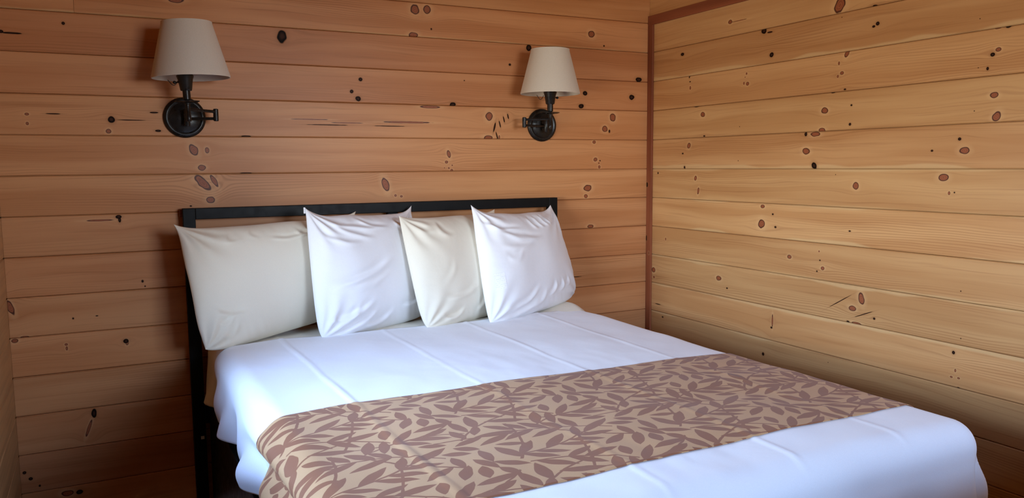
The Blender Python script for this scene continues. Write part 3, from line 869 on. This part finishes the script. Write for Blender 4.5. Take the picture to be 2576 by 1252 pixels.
F4 = zoomfolds(730, 1555, 120, 1095, [(755, 265, 1010, 335, .008, .009), (850, 345, 1180, 435, .008, .010), (900, 390, 1150, 450, .005, .008), (1150, 205, 1205, 340, .006, .008), (1215, 195, 1275, 330, .006, .008), (1285, 190, 1340, 320, .006, .008),
     (1345, 200, 1385, 300, .005, .008), (870, 1010, 1090, 895, .008, .010), (900, 1065, 1130, 950, .008, .011), (1040, 1040, 1160, 930, .006, .009), (1200, 965, 1265, 865, .006, .009), (1290, 950, 1340, 860, .005, .008), (1370, 920, 1410, 850, .005, .008), (880, 590, 1000, 570, .003, .012), (860, 480, 1100, 500, .004, .012)])
pillow('pillow', (-2.06, -.315, -.598), (-1.50, -.085, -.540), (-2.112, -.19, -.166), (-1.45, -.075, -.150), .070, .055, M_CREAM,
       'wide cream pillow hanging slightly past the black headboard post', 1, (-.004, .022, .012, .01), 7, rb=(.018, .03), folds=F1)
pw = pillow('pillow', (-1.672, -.325, -.600), (-1.17, -.15, -.575), (-1.675, -.21, -.124), (-1.222, -.075, -.134), .085, .05, M_WHITE,
            'white pillow leaning between the two cream pillows', 2, (.002, .034, .002, .02), 6, wr=1.0, rb=(.020, .03), folds=F2)
pillow('pillow', (-1.285, -.355, -.597), (-.80, -.17, -.575), (-1.323, -.21, -.165), (-.86, -.09, -.160), .080, .05, M_CREAM,
       'cream pillow leaning between the two white pillows', 3, (.002, .016, .000, .02), 7, wr=.8, rb=(.020, .03), folds=F3)
pillow('pillow', (-1.035, -.380, -.600), (-.475, -.125, -.568), (-1.035, -.235, -.131), (-.590, -.09, -.150), .085, .045, M_WHITE,
       'white pillow leaning at the end of the row, beside the reddish corner trim', 4, (.002, .036, .006, .000), 6, wr=1.0, rb=(.020, .03), folds=F4, care=(-.90, -.74, -.44, -.16))
bm = bmesh.new(); q = Vector((-1.675, -.21, -.124 + Z0)) - pw.location
box(bm, q + Vector((-.006, -.004, -.020)), q + Vector((.0005, .002, .002)), .0015)
obj('zipper_pull', bm, M_PLASTIC, pw)


# ------------------------------------------------------------------ swing-arm wall lamps
def wall_lamp(px, pz, mir, stem, elbow, tilt, label, sho=0.0):
    """px, pz backplate centre on the wall; stem/elbow: (x, y) of the lamp stem and the elbow; mir = -1 mirrors the switch"""
    L = empty('wall_lamp', (px, 0, pz)); tag(L, label, 'lamp', None)
    back = Matrix.Rotation(math.radians(90), 4, 'X')         # lathe axis -> -y
    bm = bmesh.new()
    lathe(bm, [(0, 0), (.071, 0), (.0715, .004), (.070, .009), (.064, .0135), (.059, .0145), (.055, .0125), (.053, .012), (.050, .0135), (.030, .018), (0, .020)], back, 56)
    bp = obj('backplate', bm, M_BRONZE, L); smooth_by_angle(bp, 40)
    piv = Vector((0.004 * mir, -.048, -.002)); E_ = Vector((elbow[0] - px, elbow[1], 0)); T_ = Vector((stem[0] - px, stem[1], 0))
    bm = bmesh.new(); tube(bm, [(piv.x, -.015, -.004), (piv.x, -.048, -.004)], .009); obj('bracket', bm, M_BRONZE, L, True)
    bm = bmesh.new(); tube(bm, [(piv.x, piv.y, -.032), (piv.x, piv.y, -.029), (piv.x, piv.y, .026), (piv.x, piv.y, .029)], [.009, .0105, .0105, .009]); o = obj('pivot', bm, M_BRONZE, L); smooth_by_angle(o)
    bm = bmesh.new(); tube(bm, [(piv.x, piv.y, -.006), (E_.x, E_.y, -.006)], .0052, 14); o = obj('lower_arm', bm, M_BRONZE, L); smooth_by_angle(o)
    bm = bmesh.new(); tube(bm, [(T_.x, T_.y, .020), (E_.x, E_.y, .018)], .0052, 14); o = obj('upper_arm', bm, M_BRONZE, L); smooth_by_angle(o)
    bm = bmesh.new(); tube(bm, [(E_.x, E_.y, -.015), (E_.x, E_.y, -.0125), (E_.x, E_.y, .0255), (E_.x, E_.y, .028)], [.007, .0088, .0088, .007]); o = obj('elbow', bm, M_BRONZE, L); smooth_by_angle(o)
    # stem, drip plate, socket and shade share the lamp's slight tilt
    R = Matrix.Translation((T_.x, T_.y, 0)) @ Matrix.Rotation(tilt, 4, 'Y')
    bm = bmesh.new(); lathe(bm, [(0, -.022), (.0075, -.021), (.009, -.017), (.009, -.002), (.0078, 0), (.0078, .036), (.011, .038), (.011, .040), (.0082, .042), (.0082, .050), (.0125, .053), (.0125, .088), (0, .088)], R, 24)
    o = obj('stem', bm, M_BRONZE, L); smooth_by_angle(o)
    bm = bmesh.new(); lathe(bm, [(0, .0395), (.032, .0425), (.040, .0455), (.0405, .0475), (.033, .0450), (0, .0430)], R, 40); o = obj('drip_plate', bm, M_BRONZE, L); smooth_by_angle(o)
    bm = bmesh.new(); lathe(bm, [(0, .086), (.0175, .082), (.0190, .085), (.0240, .118), (.0275, .128), (.0285, .132), (.0250, .135), (.0240, .150), (0, .150)], R, 32)
    so = obj('socket', bm, M_BRONZE, L); smooth_by_angle(so)
    bm = bmesh.new(); k0 = R @ Vector((.020 * -mir, 0, .110)); k1 = R @ Vector((.030 * -mir, 0, .110)); k2 = R @ Vector((.0305 * -mir, 0, .110)); k3 = R @ Vector((.040 * -mir, 0, .110))
    tube(bm, [k0, k1, k2, k2.lerp(k3, .5), k3], [.002, .002, .004, .0055, .003], 16); obj('switch_knob', bm, M_BRONZE, so, True)
    bm = bmesh.new(); lathe(bm, [(0, .148), (.013, .150), (.014, .165), (.022, .185), (.029, .205), (.029, .220), (.022, .240), (0, .250)], R, 28); obj('bulb', bm, M_BULB, L, True)
    rb_, rt_, zb_, zt_ = .1245, .0800, .124, .309
    bm = bmesh.new()
    lathe(bm, [(rb_, zb_), (rb_ + .0012, zb_ + .0005), (rb_ + .0012, zb_ + .006), (rt_ + .0012, zt_ - .006), (rt_ + .0012, zt_), (rt_ - .0012, zt_), (rt_ - .0012, zt_ - .006), (rb_ - .0014, zb_ + .006), (rb_ - .0014, zb_ + .0005)], R @ Matrix.Translation((sho, 0, 0)), 72, True)
    sh = obj('lamp_shade', bm, M_SHADE, L); smooth_by_angle(sh, 50)
    bm = bmesh.new()
    for k in range(3):
        an = 2 * math.pi * k / 3 + .4
        tube(bm, [R @ Vector((0, 0, zt_ - .025)), R @ Vector((sho + rt_ * math.cos(an), rt_ * math.sin(an), zt_ - .006))], .0012, 8)
    obj('spider', bm, M_BRONZE, sh, True)
    bm = bmesh.new(); pts_ = []
    for k in range(9):
        q = k / 8; pts_.append(R @ Vector((-.020 * 1 - .034 * q, .020, .120 - .018 * math.sin(math.pi * min(1, q * 1.05)))))
    tube(bm, pts_, .0012, 8); obj('wire', bm, M_BRONZE, L, True)
    return L


q = on_plane(464, 296, 1, 0); q2 = on_plane(1362, 315, 1, 0)
s1_ = on_plane(474, 285, 1, -.150); e1_ = on_plane(543, 286, 1, -.085)
wall_lamp(q.x, q.z, 1, (s1_.x, -.150), (e1_.x, -.085), math.radians(-2.2), 'swing-arm wall lamp above the wide cream pillow, its elbow towards the corner trim', .020)
s2_ = on_plane(1384, 305, 1, -.125); e2_ = on_plane(1319, 307, 1, -.080)
wall_lamp(q2.x, q2.z, -1, (s2_.x, -.125), (e2_.x, -.080), math.radians(.2), 'swing-arm wall lamp close to the corner trim, above the white end pillow')
